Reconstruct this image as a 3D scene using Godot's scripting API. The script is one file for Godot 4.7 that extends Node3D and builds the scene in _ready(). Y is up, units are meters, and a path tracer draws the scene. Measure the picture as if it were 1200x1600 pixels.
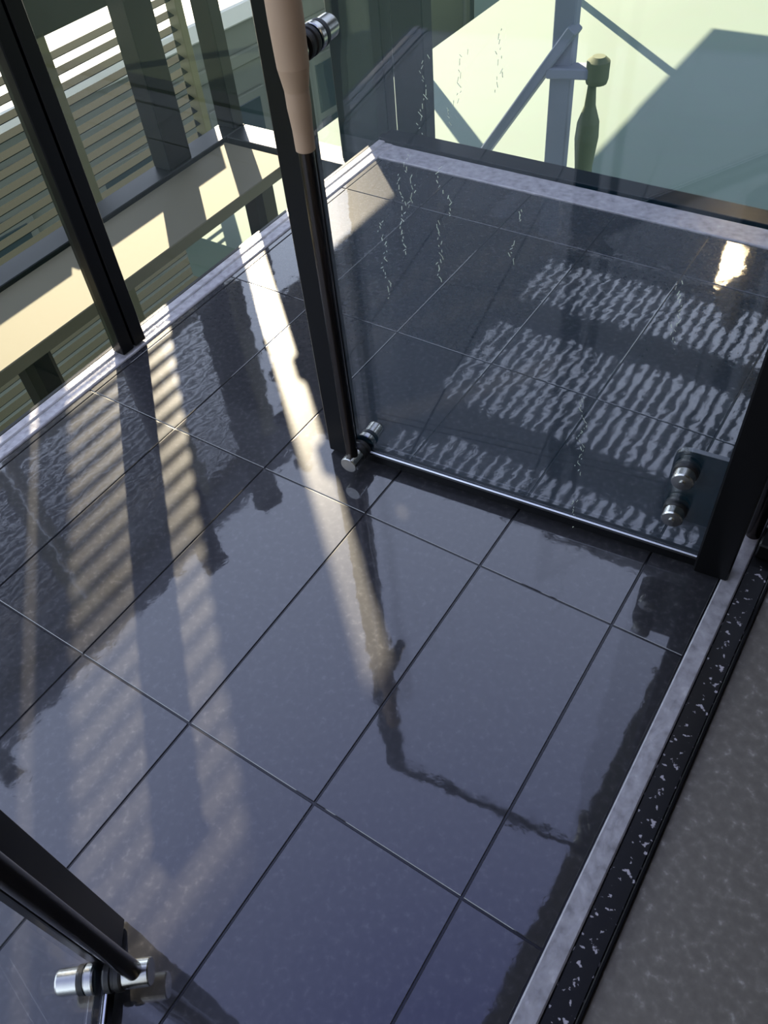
extends Node3D

const TX := 0.3345      # tile pitch across
const TZ := 0.678       # tile pitch along
var rng := RandomNumberGenerator.new()
var M := {}
var boxes := {}

# ------------------------------------------------------------------ helpers
func mat(col: Color, rough := 0.6, metal := 0.0, spec := 0.5) -> StandardMaterial3D:
	var m := StandardMaterial3D.new()
	m.albedo_color = col
	m.roughness = rough
	m.metallic = metal
	m.metallic_specular = spec
	return m

func noise_tex(freq: float, ramp: Array, seed_ := 1, size := 512, oct := 4, kind := FastNoiseLite.TYPE_SIMPLEX_SMOOTH) -> NoiseTexture2D:
	var n := FastNoiseLite.new()
	n.seed = seed_
	n.noise_type = kind
	n.frequency = freq
	n.fractal_octaves = oct
	var t := NoiseTexture2D.new()
	t.width = size
	t.height = size
	t.seamless = true
	t.noise = n
	if ramp.size():
		var g := Gradient.new()
		var off := PackedFloat32Array()
		var cs := PackedColorArray()
		for r in ramp:
			off.append(r[0])
			cs.append(r[1])
		g.offsets = off
		g.colors = cs
		t.color_ramp = g
	return t

func normal_tex(freq: float, strength: float, seed_: int, size := 512, oct := 3, warp := 0.0) -> NoiseTexture2D:
	var n := FastNoiseLite.new()
	n.seed = seed_
	n.noise_type = FastNoiseLite.TYPE_SIMPLEX_SMOOTH
	n.frequency = freq
	n.fractal_octaves = oct
	if warp > 0.0:
		n.domain_warp_enabled = true
		n.domain_warp_amplitude = warp
		n.domain_warp_frequency = freq
	var t := NoiseTexture2D.new()
	t.width = size
	t.height = size
	t.seamless = true
	t.as_normal_map = true
	t.bump_strength = strength
	t.noise = n
	return t

func tri(m: StandardMaterial3D, s: float) -> StandardMaterial3D:
	m.uv1_triplanar = true
	m.uv1_world_triplanar = true
	m.uv1_scale = Vector3(s, s, s)
	return m

func quad(st: SurfaceTool, a: Vector3, b: Vector3, c: Vector3, d: Vector3) -> void:
	var n := (c - a).cross(b - a).normalized()
	for p in [a, b, c, a, c, d]:
		st.set_normal(n)
		st.add_vertex(p)

# box with chamfered edges, centred on the origin
func box_mesh(s: Vector3, ch := 0.002) -> ArrayMesh:
	var key := "%.5f %.5f %.5f %.5f" % [s.x, s.y, s.z, ch]
	if boxes.has(key):
		return boxes[key]
	var st := SurfaceTool.new()
	st.begin(Mesh.PRIMITIVE_TRIANGLES)
	add_box(st, Vector3.ZERO, s, ch)
	boxes[key] = st.commit()
	return boxes[key]

func add_box(st: SurfaceTool, at: Vector3, s: Vector3, ch := 0.002, basis_ := Basis.IDENTITY) -> void:
	var h := s * 0.5
	ch = minf(ch, minf(h.x, minf(h.y, h.z)) * 0.6)
	var faces := []
	for ax in 3:
		for sg in [-1.0, 1.0]:
			var u := (ax + 1) % 3
			var v := (ax + 2) % 3
			var pts := []
			for c in [[-1, -1], [1, -1], [1, 1], [-1, 1]]:
				var p := Vector3.ZERO
				p[ax] = sg * h[ax]
				p[u] = c[0] * (h[u] - ch)
				p[v] = c[1] * (h[v] - ch)
				pts.append(p)
			faces.append([pts, ax, sg])
	var polys := []
	for f in faces:
		polys.append(f[0])
	for e in 3:      # edges run along axis e
		var u := (e + 1) % 3
		var v := (e + 2) % 3
		for su in [-1.0, 1.0]:
			for sv in [-1.0, 1.0]:
				var pts := []
				for k in [[0, -1], [0, 1], [1, 1], [1, -1]]:
					var p := Vector3.ZERO
					p[e] = k[1] * (h[e] - ch)
					p[u] = su * (h[u] - (ch if k[0] == 1 else 0.0))
					p[v] = sv * (h[v] - (0.0 if k[0] == 1 else ch))
					pts.append(p)
				polys.append(pts)
	for sx in [-1.0, 1.0]:
		for sy in [-1.0, 1.0]:
			for sz in [-1.0, 1.0]:
				var a := Vector3(sx * h.x, sy * (h.y - ch), sz * (h.z - ch))
				var b := Vector3(sx * (h.x - ch), sy * h.y, sz * (h.z - ch))
				var c := Vector3(sx * (h.x - ch), sy * (h.y - ch), sz * h.z)
				polys.append([a, b, c])
	for p in polys:
		var mid := Vector3.ZERO
		for q in p:
			mid += q
		var n: Vector3 = (p[2] - p[0]).cross(p[1] - p[0])
		var pp: Array = p.duplicate()
		if n.dot(mid) < 0.0:
			pp.reverse()
			n = -n
		n = (basis_ * n).normalized()
		var idx := [0, 1, 2] if pp.size() == 3 else [0, 1, 2, 0, 2, 3]
		for i in idx:
			st.set_normal(n)
			st.add_vertex(at + basis_ * pp[i])

func node(called: String, parent: Node, at := Vector3.ZERO) -> Node3D:
	var o := Node3D.new()
	o.name = called
	o.position = at
	parent.add_child(o, true)
	return o

func inst(called: String, mesh: Mesh, m: Material, parent: Node, at := Vector3.ZERO, b := Basis.IDENTITY) -> MeshInstance3D:
	var o := MeshInstance3D.new()
	o.name = called
	o.mesh = mesh
	o.material_override = m
	o.transform = Transform3D(b, at)
	parent.add_child(o, true)
	return o

# a chamfered box given by two corners
func bx(called: String, lo: Vector3, hi: Vector3, m: Material, parent: Node, ch := 0.002) -> MeshInstance3D:
	return inst(called, box_mesh(hi - lo, ch), m, parent, (lo + hi) * 0.5)

# lathe of [radius, distance] pairs along the local y axis, rounded shading between given rings
func lathe(prof: Array, seg := 28) -> ArrayMesh:
	var st := SurfaceTool.new()
	st.begin(Mesh.PRIMITIVE_TRIANGLES)
	for i in prof.size() - 1:
		var r0: float = prof[i][0]
		var y0: float = prof[i][1]
		var r1: float = prof[i + 1][0]
		var y1: float = prof[i + 1][1]
		var nn := Vector2(y1 - y0, r0 - r1).normalized()
		for k in seg:
			var a0 := TAU * k / seg
			var a1 := TAU * (k + 1) / seg
			var d0 := Vector3(cos(a0), 0, sin(a0))
			var d1 := Vector3(cos(a1), 0, sin(a1))
			var n0 := (d0 * nn.x + Vector3.UP * nn.y).normalized()
			var n1 := (d1 * nn.x + Vector3.UP * nn.y).normalized()
			var p := [d0 * r0 + Vector3.UP * y0, d1 * r0 + Vector3.UP * y0, d1 * r1 + Vector3.UP * y1, d0 * r1 + Vector3.UP * y1]
			var ns := [n0, n1, n1, n0]
			for j in [0, 1, 2, 0, 2, 3]:
				st.set_normal(ns[j])
				st.add_vertex(p[j])
	return st.commit()

func turn_to(dir: Vector3) -> Basis:    # a basis whose y axis is dir
	var y := dir.normalized()
	var x := y.cross(Vector3.UP if absf(y.y) < 0.9 else Vector3.RIGHT).normalized()
	return Basis(x, y, x.cross(y))

func bar(called: String, a: Vector3, b: Vector3, w: float, t: float, m: Material, parent: Node, ch := 0.003) -> MeshInstance3D:
	return inst(called, box_mesh(Vector3(w, a.distance_to(b), t), ch), m, parent, (a + b) * 0.5, turn_to(b - a))

func tag(o: Node, label: String, category := "", group := "", kind := "") -> Node:
	o.set_meta("label", label)
	if category != "":
		o.set_meta("category", category)
	if group != "":
		o.set_meta("group", group)
	if kind != "":
		o.set_meta("kind", kind)
	return o

# ------------------------------------------------------------------ materials
func materials() -> void:
	var ripple := normal_tex(0.015, 28.0, 11, 1024, 2, 18.0)
	var dark := Color(0.17, 0.17, 0.18)
	var light := Color(0.205, 0.205, 0.215)
	M.tiles = []
	for k in 3:
		var m := mat(Color(1, 1, 1).darkened(0.03 * k), 0.035, 0.0, 0.7)
		m.albedo_texture = noise_tex(0.05, [[0.0, dark], [0.45, dark.lerp(light, 0.35)], [0.7, light], [1.0, light.lightened(0.12)]], 3 + k, 1024, 6)
		tri(m, 0.9)
		m.normal_enabled = true
		m.normal_texture = ripple
		m.normal_scale = 0.0048
		m.clearcoat_enabled = true
		m.clearcoat = 0.2
		m.clearcoat_roughness = 0.33
		M.tiles.append(m)
	M.grout = mat(Color(0.07, 0.07, 0.085), 0.25)
	var kerb := mat(Color.WHITE, 0.28, 0.0, 0.5)
	kerb.albedo_texture = noise_tex(0.03, [[0.0, Color(0.46, 0.45, 0.46)], [0.35, Color(0.57, 0.56, 0.57)], [0.75, Color(0.63, 0.62, 0.63)], [1.0, Color(0.72, 0.71, 0.71)]], 21, 512, 6)
	tri(kerb, 1.6)
	kerb.normal_enabled = true
	kerb.normal_texture = normal_tex(0.06, 5.0, 5)
	kerb.normal_scale = 0.12
	M.kerb = kerb
	var flaky := mat(Color.WHITE, 0.3)
	flaky.albedo_texture = noise_tex(0.035, [[0.0, Color(0.05, 0.05, 0.055)], [0.7, Color(0.07, 0.07, 0.075)], [0.72, Color(0.62, 0.6, 0.62)], [1.0, Color(0.75, 0.72, 0.74)]], 33, 512, 5)
	tri(flaky, 2.6)
	M.flaky = flaky
	var conc := mat(Color.WHITE, 0.55)
	conc.albedo_texture = noise_tex(0.03, [[0.0, Color(0.38, 0.36, 0.33)], [0.55, Color(0.42, 0.4, 0.37)], [0.75, Color(0.46, 0.44, 0.41)], [1.0, Color(0.66, 0.65, 0.62)]], 41, 1024, 6)
	tri(conc, 1.2)
	M.concrete = conc
	M.black = mat(Color(0.025, 0.026, 0.028), 0.3, 0.0, 0.35)
	M.rubber = mat(Color(0.03, 0.03, 0.032), 0.5)
	M.steel = mat(Color(0.72, 0.72, 0.7), 0.22, 1.0)
	M.dark_steel = mat(Color(0.3, 0.28, 0.27), 0.24, 1.0)
	M.glint_metal = mat(Color(0.72, 0.65, 0.52), 0.5, 1.0)  # metal of the added panel that throws the sun glint
	M.bracket = mat(Color(0.5, 0.51, 0.52), 0.25, 1.0)
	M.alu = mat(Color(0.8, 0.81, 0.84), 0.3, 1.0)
	var glass := mat(Color(0.16, 0.44, 0.55, 0.03), 0.0)
	glass.transparency = BaseMaterial3D.TRANSPARENCY_ALPHA
	M.glass = glass
	var clear := mat(Color(0.4, 0.65, 0.45, 0.006), 0.0, 0.0, 0.3)
	clear.transparency = BaseMaterial3D.TRANSPARENCY_ALPHA
	M.clear = clear
	M.frame = mat(Color(0.05, 0.075, 0.065), 0.4, 0.0, 0.35)
	M.ledge = mat(Color(0.35, 0.335, 0.25), 0.75)
	M.slat = mat(Color(0.125, 0.15, 0.125), 0.85, 0.0, 0.2)
	M.jamb = mat(Color(0.34, 0.33, 0.21), 0.5)
	M.roof_dark = mat(Color(0.12, 0.13, 0.14), 0.7)
	M.canopy = mat(Color(0.13, 0.15, 0.17), 0.7)
	M.pale = mat(Color(0.4, 0.42, 0.37), 0.8)
	M.white = mat(Color(0.88, 0.88, 0.82), 0.8)
	M.window = mat(Color(0.2, 0.25, 0.25), 0.15)
	var mint := mat(Color.WHITE, 0.8)
	mint.albedo_texture = noise_tex(0.01, [[0.0, Color(0.35, 0.415, 0.365)], [1.0, Color(0.375, 0.44, 0.39)]], 51, 256, 3)
	tri(mint, 0.2)
	M.mint = mint
	M.green = mat(Color(0.16, 0.22, 0.14), 0.9)
	M.slate = mat(Color(0.36, 0.4, 0.46), 0.5)
	M.olive = mat(Color(0.3, 0.34, 0.24), 0.8)
	M.beige = mat(Color(0.6, 0.5, 0.4), 0.6)  # stands in for sunlight on the steel pull bar
	var drop := mat(Color(0.85, 0.88, 0.82), 0.3)
	drop.backlight_enabled = true
	drop.backlight = Color(0.9, 0.92, 0.85)
	M.drop = drop
	M.plaster = mat(Color(0.5, 0.49, 0.47), 0.9)

# ------------------------------------------------------------------ the glass doors
# local frame: the hinge is at the origin, the leaf runs along +x, +z is the face with the pull bar
func glass_door(label: String, at: Vector3, toward: Vector3, face: float, sunlit_bar: bool) -> Node3D:
	var t := node("glass_door", self, at)
	var x := Vector3(toward.x, 0, toward.z).normalized()
	var z := x.cross(Vector3.UP) * face
	# keep a right-handed basis: with face -1 the leaf is built with its bar on the other side
	t.basis = Basis(x, Vector3.UP, x.cross(Vector3.UP))
	tag(t, label, "door", "pair of glass doors")
	var f := face
	var W := 1.06
	var H := 2.04
	bx("pane", Vector3(0.07, 0.03, -0.006), Vector3(W - 0.07, H - 0.015, 0.006), M.glass, t, 0.0005)
	# hinge stile, with a rebate
	var st := SurfaceTool.new()
	st.begin(Mesh.PRIMITIVE_TRIANGLES)
	add_box(st, Vector3(0.035, H / 2 + 0.004, -0.012), Vector3(0.078, H, 0.03), 0.004)
	add_box(st, Vector3(0.03, H / 2 + 0.004, 0.012), Vector3(0.06, H, 0.03), 0.004)
	inst("hinge_stile", st.commit(), M.black, t)
	st = SurfaceTool.new()
	st.begin(Mesh.PRIMITIVE_TRIANGLES)
	add_box(st, Vector3(W - 0.035, H / 2 + 0.004, 0), Vector3(0.07, H, 0.034), 0.004)
	add_box(st, Vector3(W - 0.078, H / 2 + 0.004, 0), Vector3(0.022, H, 0.022), 0.003)
	inst("lock_stile", st.commit(), M.black, t)
	# bottom rail: black channel, highlight of the glass edge put in as a bright bead
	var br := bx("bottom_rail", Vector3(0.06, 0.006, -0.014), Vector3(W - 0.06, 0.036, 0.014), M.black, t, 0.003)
	inst("edge_highlight", box_mesh(Vector3(W - 0.14, 0.004, 0.005), 0.001), M.alu, br, Vector3(0, 0.0165, f * 0.0095))
	bx("top_rail", Vector3(0.06, H - 0.03, -0.014), Vector3(W - 0.06, H + 0.004, 0.014), M.black, t, 0.003)
	# pull bar on standoffs
	var bar_x := W - 0.105
	var bz := f * 0.062
	var low := 0.05
	var high := 1.05
	var pb := inst("pull_bar", lathe([[0.0, low - 0.012], [0.013, low - 0.012], [0.0155, low - 0.009], [0.0155, high + 0.35], [0.0, high + 0.36]], 28), M.dark_steel, t, Vector3(bar_x, 0, bz))
	if sunlit_bar:  # beige shape added over the bar's sunlit stretch
		tag(inst("sun_gleam", lathe([[0.0165, 0.88], [0.019, 0.882], [0.0195, 0.92], [0.0225, 0.96], [0.0225, 0.99], [0.029, 1.03], [0.031, 1.1], [0.03, 1.44], [0.016, 1.45]], 24), M.beige, pb), "beige shape for sunlight on the bar")
	for y in [low, high]:
		var so := inst("standoff", lathe([[0.0, 0.0], [0.0215, 0.0], [0.023, 0.002], [0.023, 0.047 if y == low else 0.036], [0.0, 0.047 if y == low else 0.036]], 32), M.steel, t, Vector3(bar_x, y, f * (0.088 if y == low else 0.077)), turn_to(Vector3(0, 0, -f)))
		inst("washer", lathe([[0.0, 0.046], [0.0255, 0.046], [0.0265, 0.05], [0.0265, 0.058], [0.024, 0.06], [0.024, 0.064], [0.0265, 0.066], [0.0265, 0.074], [0.0255, 0.077], [0.0, 0.077]], 32), M.rubber, so)
		if y == low:
			inst("socket_ring", lathe([[0.0157, 0.0], [0.0185, 0.0], [0.0185, 0.003], [0.0157, 0.003]], 24), M.rubber, so, Vector3(0, 0.026, 0), Basis.IDENTITY.rotated(Vector3.RIGHT, PI / 2))
		var back := inst("standoff", lathe([[0.0, 0.0], [0.0245, 0.0], [0.0255, 0.003], [0.0255, 0.014], [0.022, 0.016], [0.0215, 0.062], [0.02, 0.065], [0.0, 0.065]], 32), M.steel, t, Vector3(bar_x, y, -f * 0.006), turn_to(Vector3(0, 0, -f)))
		inst("washer", lathe([[0.022, 0.018], [0.0245, 0.018], [0.0245, 0.028], [0.022, 0.028]], 32), M.rubber, back)
	# hinge bracket with two clamp bolts
	for y0 in [0.12, 1.7]:
		var pts := PackedVector2Array()
		for k in 9:
			var a := PI * k / 16.0
			pts.append(Vector2(0.15 + 0.03 * sin(a), 0.18 + 0.03 * cos(a)))
		for k in 9:
			var a := PI / 2 + PI * k / 16.0
			pts.append(Vector2(0.15 + 0.03 * sin(a), 0.03 + 0.03 * cos(a)))
		pts.append(Vector2(0.06, 0.0))
		pts.append(Vector2(0.06, 0.21))
		var hb := inst("hinge_bracket", plate(pts, 0.012), M.bracket, t, Vector3(0, y0, -f * 0.018))
		for y in [0.045, 0.165]:
			var bo := inst("bolt", lathe([[0.0, 0.0], [0.006, 0.0], [0.0065, 0.004], [0.021, 0.005], [0.0235, 0.008], [0.0235, 0.03], [0.0, 0.03]], 32), M.steel, hb, Vector3(0.148, y, f * 0.062), turn_to(Vector3(0, 0, -f)))
			inst("washer", lathe([[0.022, 0.03], [0.0255, 0.03], [0.027, 0.033], [0.027, 0.04], [0.025, 0.042], [0.027, 0.045], [0.027, 0.052], [0.0, 0.054]], 32), M.rubber, bo)
	return t

func plate(pts: PackedVector2Array, th: float) -> ArrayMesh:
	var st := SurfaceTool.new()
	st.begin(Mesh.PRIMITIVE_TRIANGLES)
	var idx := Geometry2D.triangulate_polygon(pts)
	for sg in [-1.0, 1.0]:
		for i in range(0, idx.size(), 3):
			var p := []
			for j in 3:
				var q := pts[idx[i + j]]
				p.append(Vector3(q.x, q.y, sg * th / 2))
			var n: Vector3 = (p[2] - p[0]).cross(p[1] - p[0])
			if n.z * sg < 0:
				p.reverse()
			for v in p:
				st.set_normal(Vector3(0, 0, sg))
				st.add_vertex(v)
	var c := Vector2.ZERO
	for q in pts:
		c += q / pts.size()
	for i in pts.size():
		var a := pts[i]
		var b := pts[(i + 1) % pts.size()]
		var p := [Vector3(a.x, a.y, -th / 2), Vector3(b.x, b.y, -th / 2), Vector3(b.x, b.y, th / 2), Vector3(a.x, a.y, th / 2)]
		var n: Vector3 = (p[2] - p[0]).cross(p[1] - p[0])
		if n.dot(Vector3((a.x + b.x) / 2 - c.x, (a.y + b.y) / 2 - c.y, 0)) < 0:
			p.reverse()
			n = -n
		for j in [0, 1, 2, 0, 2, 3]:
			st.set_normal(n.normalized())
			st.add_vertex(p[j])
	return st.commit()

# ------------------------------------------------------------------ build
func _ready() -> void:
	rng.seed = 7
	# camera
	var cam := Camera3D.new()
	cam.name = "camera"
	cam.fov = 63.591
	cam.near = 0.02
	cam.far = 300.0
	cam.transform = Transform3D(Basis(Vector3(0.83488, -0.07867, -0.54478), Vector3(-0.37030, 0.65201, -0.66164), Vector3(0.40726, 0.75412, 0.51521)), Vector3(0, 1.6, 0))
	add_child(cam)
	cam.current = true
	# sky and exposure
	var sm := ProceduralSkyMaterial.new()
	sm.sky_top_color = Color(0.225, 0.245, 0.48)
	sm.sky_horizon_color = Color(0.87, 0.925, 1.0)
	sm.sky_curve = 1.0
	sm.ground_bottom_color = Color(0.3, 0.3, 0.3)
	sm.ground_horizon_color = Color(0.6, 0.62, 0.62)
	sm.sky_energy_multiplier = 1.85
	var sky := Sky.new()
	sky.sky_material = sm
	var env := Environment.new()
	env.background_mode = Environment.BG_SKY
	env.sky = sky
	env.tonemap_mode = Environment.TONE_MAPPER_LINEAR
	env.tonemap_exposure = 1.0
	env.sdfgi_enabled = true
	env.ssao_enabled = true
	env.ssil_enabled = true
	var we := WorldEnvironment.new()
	we.name = "world_environment"
	we.environment = env
	add_child(we)
	# sun: low-ish, behind the louvres, shining towards +x and +z
	var sun := DirectionalLight3D.new()
	sun.name = "sun"
	var el := deg_to_rad(35.0)
	var dir := Vector3(0.743 * cos(el), -sin(el), 0.669 * cos(el))
	sun.look_at_from_position(Vector3.ZERO, dir, Vector3.UP)
	sun.light_color = Color(1.0, 0.94, 0.82)
	sun.light_energy = 7.0
	sun.light_angular_distance = 0.45
	sun.shadow_enabled = true
	sun.sky_mode = DirectionalLight3D.SKY_MODE_LIGHT_ONLY
	add_child(sun)
	materials()
	structure()
	doors()
	louvers()
	beyond()

func structure() -> void:
	# tiled terrace floor: grout bed and separate tiles
	var fl := node("floor", self)
	tag(fl, "wet dark slate-grey tiled terrace floor", "", "", "structure")
	bx("grout_bed", Vector3(-1.935, -0.06, -2.69), Vector3(-0.07, -0.0025, 1.7), M.grout, fl, 0.001)
	var g := 0.0022
	for i in 7:
		for j in 8:
			var x1 := -0.234 + TX - i * TX
			var x0 := x1 - TX
			var z0 := -0.386 + 2 * TZ + TZ - (j + 1) * TZ
			var z1 := z0 + TZ
			x0 = maxf(x0, -1.93)
			x1 = minf(x1, -0.072)
			z0 = maxf(z0, -2.684)
			z1 = minf(z1, 1.7)
			if x1 - x0 < 0.012 or z1 - z0 < 0.012:
				continue
			bx("tile", Vector3(x0 + g, -0.02, z0 + g), Vector3(x1 - g, 0, z1 - g), M.tiles[rng.randi() % 3], fl, 0.0012)
	# pale metal kerbs
	var k1 := node("trim_1", self)
	tag(k1, "pale grey metal kerb strip along the louvred side", "", "", "structure")
	bx("kerb_strip", Vector3(-2.002, -0.08, -2.80), Vector3(-1.932, 0.006, 1.7), M.kerb, k1, 0.003)
	bx("kerb_lip", Vector3(-2.004, -0.02, -2.802), Vector3(-1.972, 0.012, 1.7), M.kerb, k1, 0.003)
	bx("edge_profile", Vector3(-2.02, -0.3, -2.86), Vector3(-2.005, 0.01, 1.7), M.black, k1, 0.002)
	var k2 := node("trim_2", self)
	tag(k2, "pale grey metal kerb strip along the far edge", "", "", "structure")
	bx("kerb_strip", Vector3(-1.931, -0.08, -2.795), Vector3(1.2, 0.006, -2.685), M.kerb, k2, 0.003)
	bx("edge_profile", Vector3(-2.004, -0.3, -2.90), Vector3(1.2, 0.015, -2.806), M.black, k2, 0.002)
	var k3 := node("trim_3", self)
	tag(k3, "pale threshold strip with a flaking black border", "", "", "structure")
	bx("kerb_strip", Vector3(-0.07, -0.08, -2.68), Vector3(-0.03, 0.008, 1.7), M.kerb, k3, 0.003)
	bx("flaking_border", Vector3(-0.029, -0.08, -2.68), Vector3(0.02, 0.004, 1.7), M.flaky, k3, 0.002)
	bx("edge_bead", Vector3(0.0205, -0.08, -2.68), Vector3(0.028, 0.009, 1.7), M.black, k3, 0.002)
	# terrace slab below
	tag(bx("slab", Vector3(-1.99, -0.3, -2.79), Vector3(1.2, -0.082, 1.7), M.concrete, self), "concrete slab under the terrace", "", "", "structure")
	# room behind the doors
	tag(bx("floor_001", Vector3(0.0285, -0.08, -2.68), Vector3(3.0, -0.002, 1.7), M.concrete, self), "brown-grey speckled concrete floor inside the doorway", "", "", "structure")
	tag(bx("ceiling", Vector3(-0.26, 2.3, -2.68), Vector3(3.1, 2.5, 1.9), M.plaster, self), "ceiling slab with an eave over the doors", "", "", "structure")
	tag(bx("wall_right", Vector3(3.0, -0.08, -2.68), Vector3(3.15, 2.3, 1.9), M.plaster, self), "plain plaster wall at the back of the room", "", "", "structure")
	tag(bx("wall_back", Vector3(0.06, -0.0, -2.68), Vector3(3.0, 2.3, -2.56), M.plaster, self), "plain plaster side wall of the room", "", "", "structure")
	tag(bx("wall_front", Vector3(0.03, -0.0, 1.7), Vector3(3.0, 2.3, 1.85), M.plaster, self), "plain plaster wall on the near side of the room", "", "", "structure")
	# black frame beside the threshold, past the door
	var fr := node("door_frame", self)
	tag(fr, "black metal frame section rising beside the threshold strip", "frame")
	bx("jamb", Vector3(0.03, 0.0, -2.55), Vector3(0.06, 2.3, -1.36), M.black, fr, 0.003)
	bx("sill", Vector3(-0.026, 0.0045, -2.6), Vector3(0.029, 0.05, -1.40), M.black, fr, 0.004)
	# glass balustrade: post and panes standing in the kerb channels
	var po := node("glazing_post", self, Vector3(-1.962, 0.012, -1.278))
	tag(po, "black grooved metal post standing on the left kerb", "post")
	var st := SurfaceTool.new()
	st.begin(Mesh.PRIMITIVE_TRIANGLES)
	add_box(st, Vector3(0, 0.56, -0.027), Vector3(0.05, 1.12, 0.046), 0.003)
	add_box(st, Vector3(0, 0.56, 0.027), Vector3(0.05, 1.12, 0.046), 0.003)
	add_box(st, Vector3(-0.006, 0.56, 0), Vector3(0.03, 1.12, 0.02), 0.002)
	inst("shaft", st.commit(), M.black, po)
	bx("cap", Vector3(-0.03, 1.12, -0.055), Vector3(0.03, 1.135, 0.055), M.black, po)
	tag(bx("glass_panel", Vector3(-1.968, 0.0125, -2.74), Vector3(-1.956, 1.1, -1.335), M.clear, self, 0.0005), "clear greenish glass panel between the black post and the kerb corner", "glass panel")
	tag(bx("glass_panel", Vector3(-1.968, 0.0125, -1.22), Vector3(-1.956, 1.1, 1.6), M.clear, self, 0.0005), "clear greenish glass panel on the kerb before the louvres and the ledge", "glass panel")
	# pivot post at the far door's hinge
	var pv := node("pivot_post", self, Vector3(-0.048, 0.008, -1.462))
	tag(pv, "slim dark pivot tube with a silver collar on the threshold", "post")
	inst("tube", lathe([[0.0, 0.0], [0.017, 0.0], [0.017, 2.28], [0.0, 2.28]], 24), M.dark_steel, pv)
	inst("collar", box_mesh(Vector3(0.05, 0.03, 0.05), 0.004), M.alu, pv, Vector3(0.0, 0.26, 0))

func doors() -> void:
	var h1 := Vector3(-0.062, 0.004, -1.321)
	var d1 := Vector3(-0.9956, 0, 0.0932)
	var far := glass_door("glass door swung open across the tiles, sunlight on its pull bar shaped in beige", h1, d1, -1.0, true)
	var e2 := Vector3(-0.76, 0, -0.03)
	var h2 := Vector3(-0.09, 0.004, 0.81)
	glass_door("glass door with bare dark pull bar, opened over the threshold", h2, e2 - h2, 1.0, false)
	streaks(far)

# dried and running water streaks on the far door's glass
func streaks(door: Node3D) -> void:
	var st := SurfaceTool.new()
	st.begin(Mesh.PRIMITIVE_TRIANGLES)
	var r := RandomNumberGenerator.new()
	r.seed = 31
	for c in [[0.787, 0.831, 0.793, 0.659], [0.768, 0.872, 0.764, 0.764], [0.704, 0.858, 0.686, 0.759], [0.707, 0.748, 0.711, 0.610], [0.838, 0.729, 0.836, 0.539], [0.722, 1.049, 0.740, 0.912], [0.652, 1.066, 0.683, 0.937], [0.586, 1.100, 0.600, 1.002], [0.383, 0.416, 0.372, 0.175], [0.371, 0.096, 0.355, -0.247], [0.554, 0.739, 0.555, 0.691], [0.243, 0.730, 0.229, 0.594], [0.539, 0.807, 0.535, 0.782]]:
		var n := int(absf(c[1] - c[3]) / 0.009) + 2
		for i in n:
			var q := (i + r.randf_range(-0.3, 0.3)) / n
			var p := Vector3(lerpf(c[0], c[2], q) + r.randf_range(-0.005, 0.005) + 0.006 * sin(i * 0.6), lerpf(c[1], c[3], q), -0.0069)
			add_box(st, p, Vector3(r.randf_range(0.0005, 0.0012), r.randf_range(0.003, 0.011), 0.001), 0.0003, Basis.IDENTITY.rotated(Vector3(0, 0, 1), r.randf_range(-0.9, 0.9)))
	var o := inst("water_streaks", st.commit(), M.drop, door)
	o.set_meta("kind", "stuff")

func louvers() -> void:
	# dark green steel frame with a sunlit ledge, standing outside the kerb
	var f := node("steel_frame", self)
	tag(f, "dark green steel frame with a cream sunlit ledge beyond the kerb", "frame")
	var X := -2.92
	bx("ledge", Vector3(-3.22, -0.42, -3.1), Vector3(-2.77, -0.36, 1.8), M.ledge, f, 0.004)
	bx("rail", Vector3(-3.36, -0.46, -3.28), Vector3(-3.222, -0.34, 1.8), M.frame, f, 0.004)
	bx("rail", Vector3(-3.22, -0.46, -3.28), Vector3(-1.7, -0.34, -3.12), M.frame, f, 0.004)
	for z in [[-2.86, -2.7], [-3.28, -3.2], [-0.35, -0.23]]:
		bx("post", Vector3(-3.35, -0.34, z[0]), Vector3(-3.23, 3.0, z[1]), M.frame, f, 0.005)
	for z in [[-3.05, -2.9], [-1.5, -1.36]]:
		bx("lower_post", Vector3(-3.0, -3.2, z[0]), Vector3(-2.86, -0.421, z[1]), M.black, f, 0.03)
	for x in [[-2.5, -2.21], [-2.16, -2.0]]:
		bx("post", Vector3(x[0], -0.34, -3.25), Vector3(x[1], 2.1, -3.17), M.frame, f, 0.005)
	# louvre panels: slats, jambs, sills; an open band between the lower and the upper tier
	var lab := ["lower louvre panel beside the thick green post", "lower louvre panel behind the black kerb post", "lower louvre panel at the ledge's near end"]
	var lab2 := ["upper louvre panel above the thick green post", "upper louvre panel above the black kerb post", "upper louvre panel above the ledge's near end"]
	var ranges := [[-3.66, -2.76], [-2.6, -1.55], [-1.4, -0.2]]
	for k in 3:
		louver("louver_panel", lab[k], ranges[k][0], ranges[k][1], -2.3, 0.2, 0.077, 0.05, -22.0, "lower louvre panels")
	for k in 3:
		louver("louver_panel", lab2[k], ranges[k][0] + (0.13 if k == 0 else 0.0), ranges[k][1] - (0.04 if k == 0 else 0.0), 1.75, 3.25, 0.0615, 0.042, -14.0 if k == 0 else 6.0, "upper louvre panels")
	# steep thin roof above the louvres, out of view, pitched to block the sun
	tag(bar("sloping_roof", Vector3(-4.08, 3.3, -4.0), Vector3(-6.35, 6.8, -4.0), 12.0, 0.06, M.roof_dark, self), "steep dark roof plane above the louvre panels, out of view and shaped to block the sun", "roof")

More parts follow.
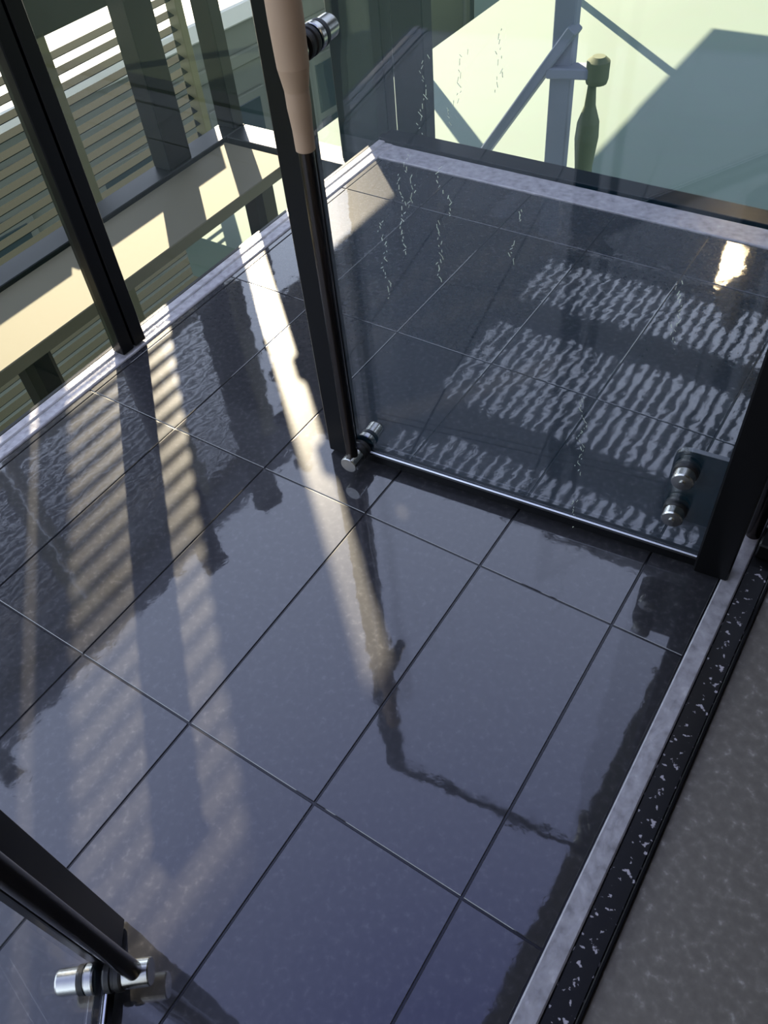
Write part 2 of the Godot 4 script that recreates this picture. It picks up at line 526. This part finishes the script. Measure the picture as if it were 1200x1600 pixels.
func louver(called: String, label: String, z0: float, z1: float, y0: float, y1: float, sp: float, depth: float, deg: float, group: String) -> void:
	var p := node(called, self, Vector3(-4.0, y0, (z0 + z1) / 2))
	tag(p, label, "louvres", group)
	var w := z1 - z0
	var h := y1 - y0
	var sl := box_mesh(Vector3(depth, 0.006, w - 0.004), 0.001)
	var tilt := Basis.IDENTITY.rotated(Vector3(0, 0, 1), deg_to_rad(deg))
	for i in int((h - 0.06) / sp):
		var y := 0.06 + i * sp
		if y0 < 0.0 and absf(y + y0 + 0.83) < 0.1:
			continue
		inst("slat", sl, M.slat, p, Vector3(0, y, 0), tilt)
	for s in [-1, 1]:
		var wide := 0.06 if s < 0 and y0 > 0.0 and z0 < -3.0 else 0.028
		bx("jamb", Vector3(-0.035, 0, s * (w / 2 + 0.002 + wide) - wide), Vector3(0.05, h, s * (w / 2 + 0.002 + wide) + wide), M.jamb, p, 0.004)
	bx("sill", Vector3(-0.035, -0.04, -w / 2), Vector3(0.05, 0.02, w / 2), M.jamb, p, 0.004)
	bx("head", Vector3(-0.035, h - 0.02, -w / 2 - 0.06), Vector3(0.05, h + (0.32 if y0 < 0.0 else 0.06), w / 2 + 0.06), M.frame, p, 0.004)
	if y0 < 0.0:
		bx("mid_rail", Vector3(-0.035, -0.9 - y0, -w / 2), Vector3(0.07, -0.76 - y0, w / 2), M.jamb, p, 0.006)

func beyond() -> void:
	# slatted canopy beyond the far kerb
	var c := node("slatted_canopy", self)
	tag(c, "dark flat canopy with pale gaps between its slats", "canopy")
	var Y := 2.2
	for p in [[-4.05, -3.8, -3.86], [-3.8, -3.5, -3.58], [-3.5, -3.15, -3.3], [-3.15, -2.42, -3.02]]:
		bx("panel", Vector3(p[0], Y, -5.9), Vector3(p[1], Y + 0.08, p[2]), M.canopy, c)  # solid left part added and stepped to keep sun off the back tiles
	var facing := Vector3(-0.88, 0, 0.475).normalized()  # unseen metal panel added here, turned to send a sun glint to the floor
	inst("glint_panel", box_mesh(Vector3(0.5, 1.38, 0.05), 0.006), M.glint_metal, c, Vector3(-0.93, 1.5, -5.4), Basis(Vector3.UP.cross(facing), Vector3.UP, facing))
	bx("panel", Vector3(-0.38, Y, -5.9), Vector3(0.6, Y + 0.08, -2.98), M.canopy, c)
	for z in [[-3.04, -2.98], [-3.68, -3.42], [-4.95, -4.7], [-5.68, -5.62]]:
		bx("beam", Vector3(-2.42, Y, z[0]), Vector3(-0.38, Y + 0.08, z[1]), M.canopy, c)
	for z in [[-3.42, -3.04], [-4.7, -3.68], [-5.62, -4.95]]:
		for i in 25:
			var x := -2.38 + i * 0.0815
			inst("slat", box_mesh(Vector3(0.036, 0.05, z[1] - z[0]), 0.002), M.canopy, c, Vector3(x, Y + 0.04, (z[0] + z[1]) / 2))
	for p in [[-3.9, -5.8], [0.5, -5.8]]:
		bx("post", Vector3(p[0] - 0.05, -0.9, p[1] - 0.05), Vector3(p[0] + 0.05, Y, p[1] + 0.05), M.frame, c)
	# lower terrace, pale in the sun
	tag(bx("lower_terrace", Vector3(-3.6, -1.2, -14), Vector3(4, -0.9, -2.95), M.mint, self), "pale mint paving of the lower terrace past the far kerb", "", "", "structure")
	# cantilever parasol, closed
	var u := node("cantilever_parasol", self, Vector3(-1.72, -0.9, -4.0))
	tag(u, "closed olive cantilever parasol with slate mast on the lower terrace", "parasol")
	bx("base", Vector3(-0.3, 0, -0.3), Vector3(0.3, 0.06, 0.3), M.slate, u, 0.01)
	bx("mast", Vector3(-0.055, 0.06, -0.03), Vector3(0.055, 1.9, 0.03), M.slate, u, 0.006)
	bar("arm", Vector3(-0.42, 0.3, 0.03), Vector3(0.06, 1.0, 0.03), 0.09, 0.05, M.slate, u, 0.006)
	bar("arm", Vector3(-0.06, 0.79, 0.03), Vector3(0.19, 0.82, 0.03), 0.09, 0.05, M.slate, u, 0.006)
	inst("hub", lathe([[0.0, -0.06], [0.05, -0.06], [0.055, -0.04], [0.055, 0.04], [0.03, 0.06], [0.0, 0.06]], 16), M.olive, u, Vector3(0.19, 0.83, 0.03))
	inst("closed_canopy", lathe([[0.0, 0.79], [0.018, 0.78], [0.028, 0.66], [0.055, 0.58], [0.06, 0.5], [0.045, 0.35], [0.05, 0.15], [0.03, 0.1], [0.0, 0.1]], 12), M.olive, u, Vector3(0.17, 0, 0.03))
	# neighbouring building with a sunlit flat roof
	var b := node("neighbour_building", self, Vector3(-7.35, -9.0, -7.0))
	tag(b, "pale building with a white sunlit flat roof beyond the louvres", "building")
	b.rotation.y = deg_to_rad(-6.0)
	bx("wall", Vector3(-9, 0, -9), Vector3(0, 7.3, 9), M.pale, b, 0.01)
	bx("roof", Vector3(-9.1, 7.3, -9.1), Vector3(0.12, 7.5, 9.1), M.white, b, 0.02)
	bx("cornice", Vector3(0.0, 6.85, -9), Vector3(0.07, 7.0, 9), M.pale, b, 0.02)
	for i in 7:
		for s in 3:
			var z := -7.5 + i * 1.7
			var y := 5.2 - s * 2.1
			var w := bx("window", Vector3(0.0, y - 0.1, z - 0.1), Vector3(0.06, y + 1.35, z + 0.8), M.pale, b, 0.01)
			inst("window_pane", box_mesh(Vector3(0.02, 0.6, 0.7), 0.004), M.window, w, Vector3(0.03, 0.33, 0))
			inst("window_pane", box_mesh(Vector3(0.02, 0.55, 0.7), 0.004), M.window, w, Vector3(0.03, -0.33, 0))
	var b2 := node("rear_building", self, Vector3(-4.7, -9.0, -12.1))
	tag(b2, "low pale green block behind the steel posts", "building")
	bx("wall", Vector3(-0.9, 0, -2.0), Vector3(1.0, 9.2, 2.0), M.mint, b2, 0.01)
	bx("roof", Vector3(-0.95, 9.2, -2.05), Vector3(1.05, 9.35, 2.05), M.white, b2, 0.01)
	# unseen second canopy, added to cast shade on the lower terrace
	var c2 := node("added_shade_canopy", self)
	tag(c2, "flat dark canopy on thin posts, added out of view to shade the lower terrace", "canopy")
	for z in [[-9.9, -8.4], [-7.75, -7.15]]:
		bx("panel", Vector3(-5.1, Y, z[0]), Vector3(-3.0, Y + 0.06, z[1]), M.canopy, c2)
	for i in 25:
		inst("slat", box_mesh(Vector3(0.04, 0.05, 0.65), 0.002), M.canopy, c2, Vector3(-5.08 + i * 0.0855, Y + 0.03, -8.075))
	for p in [[-3.5, -9.8], [-3.1, -9.8], [-3.1, -7.25]]:
		bx("post", Vector3(p[0] - 0.03, -0.9, p[1] - 0.03), Vector3(p[0] + 0.03, Y, p[1] + 0.03), M.frame, c2)
	var b3 := node("dark_backdrop", self, Vector3(-2.0, -9.0, -19.0))  # unseen dark mass added so the wet floor mirrors less sky
	tag(b3, "long dark backdrop added beyond the lower terrace to darken the floor reflection", "building")
	bx("wall", Vector3(-9.5, 0, -1.0), Vector3(12, 19.2, 1.0), M.roof_dark, b3, 0.02)
	bx("roof", Vector3(-9.6, 19.2, -1.1), Vector3(12.1, 19.4, 1.1), M.canopy, b3, 0.02)
	tag(bx("ground", Vector3(-60, -9.3, -60), Vector3(60, -9.0, 60), M.green, self), "dark green ground far below", "", "", "structure")
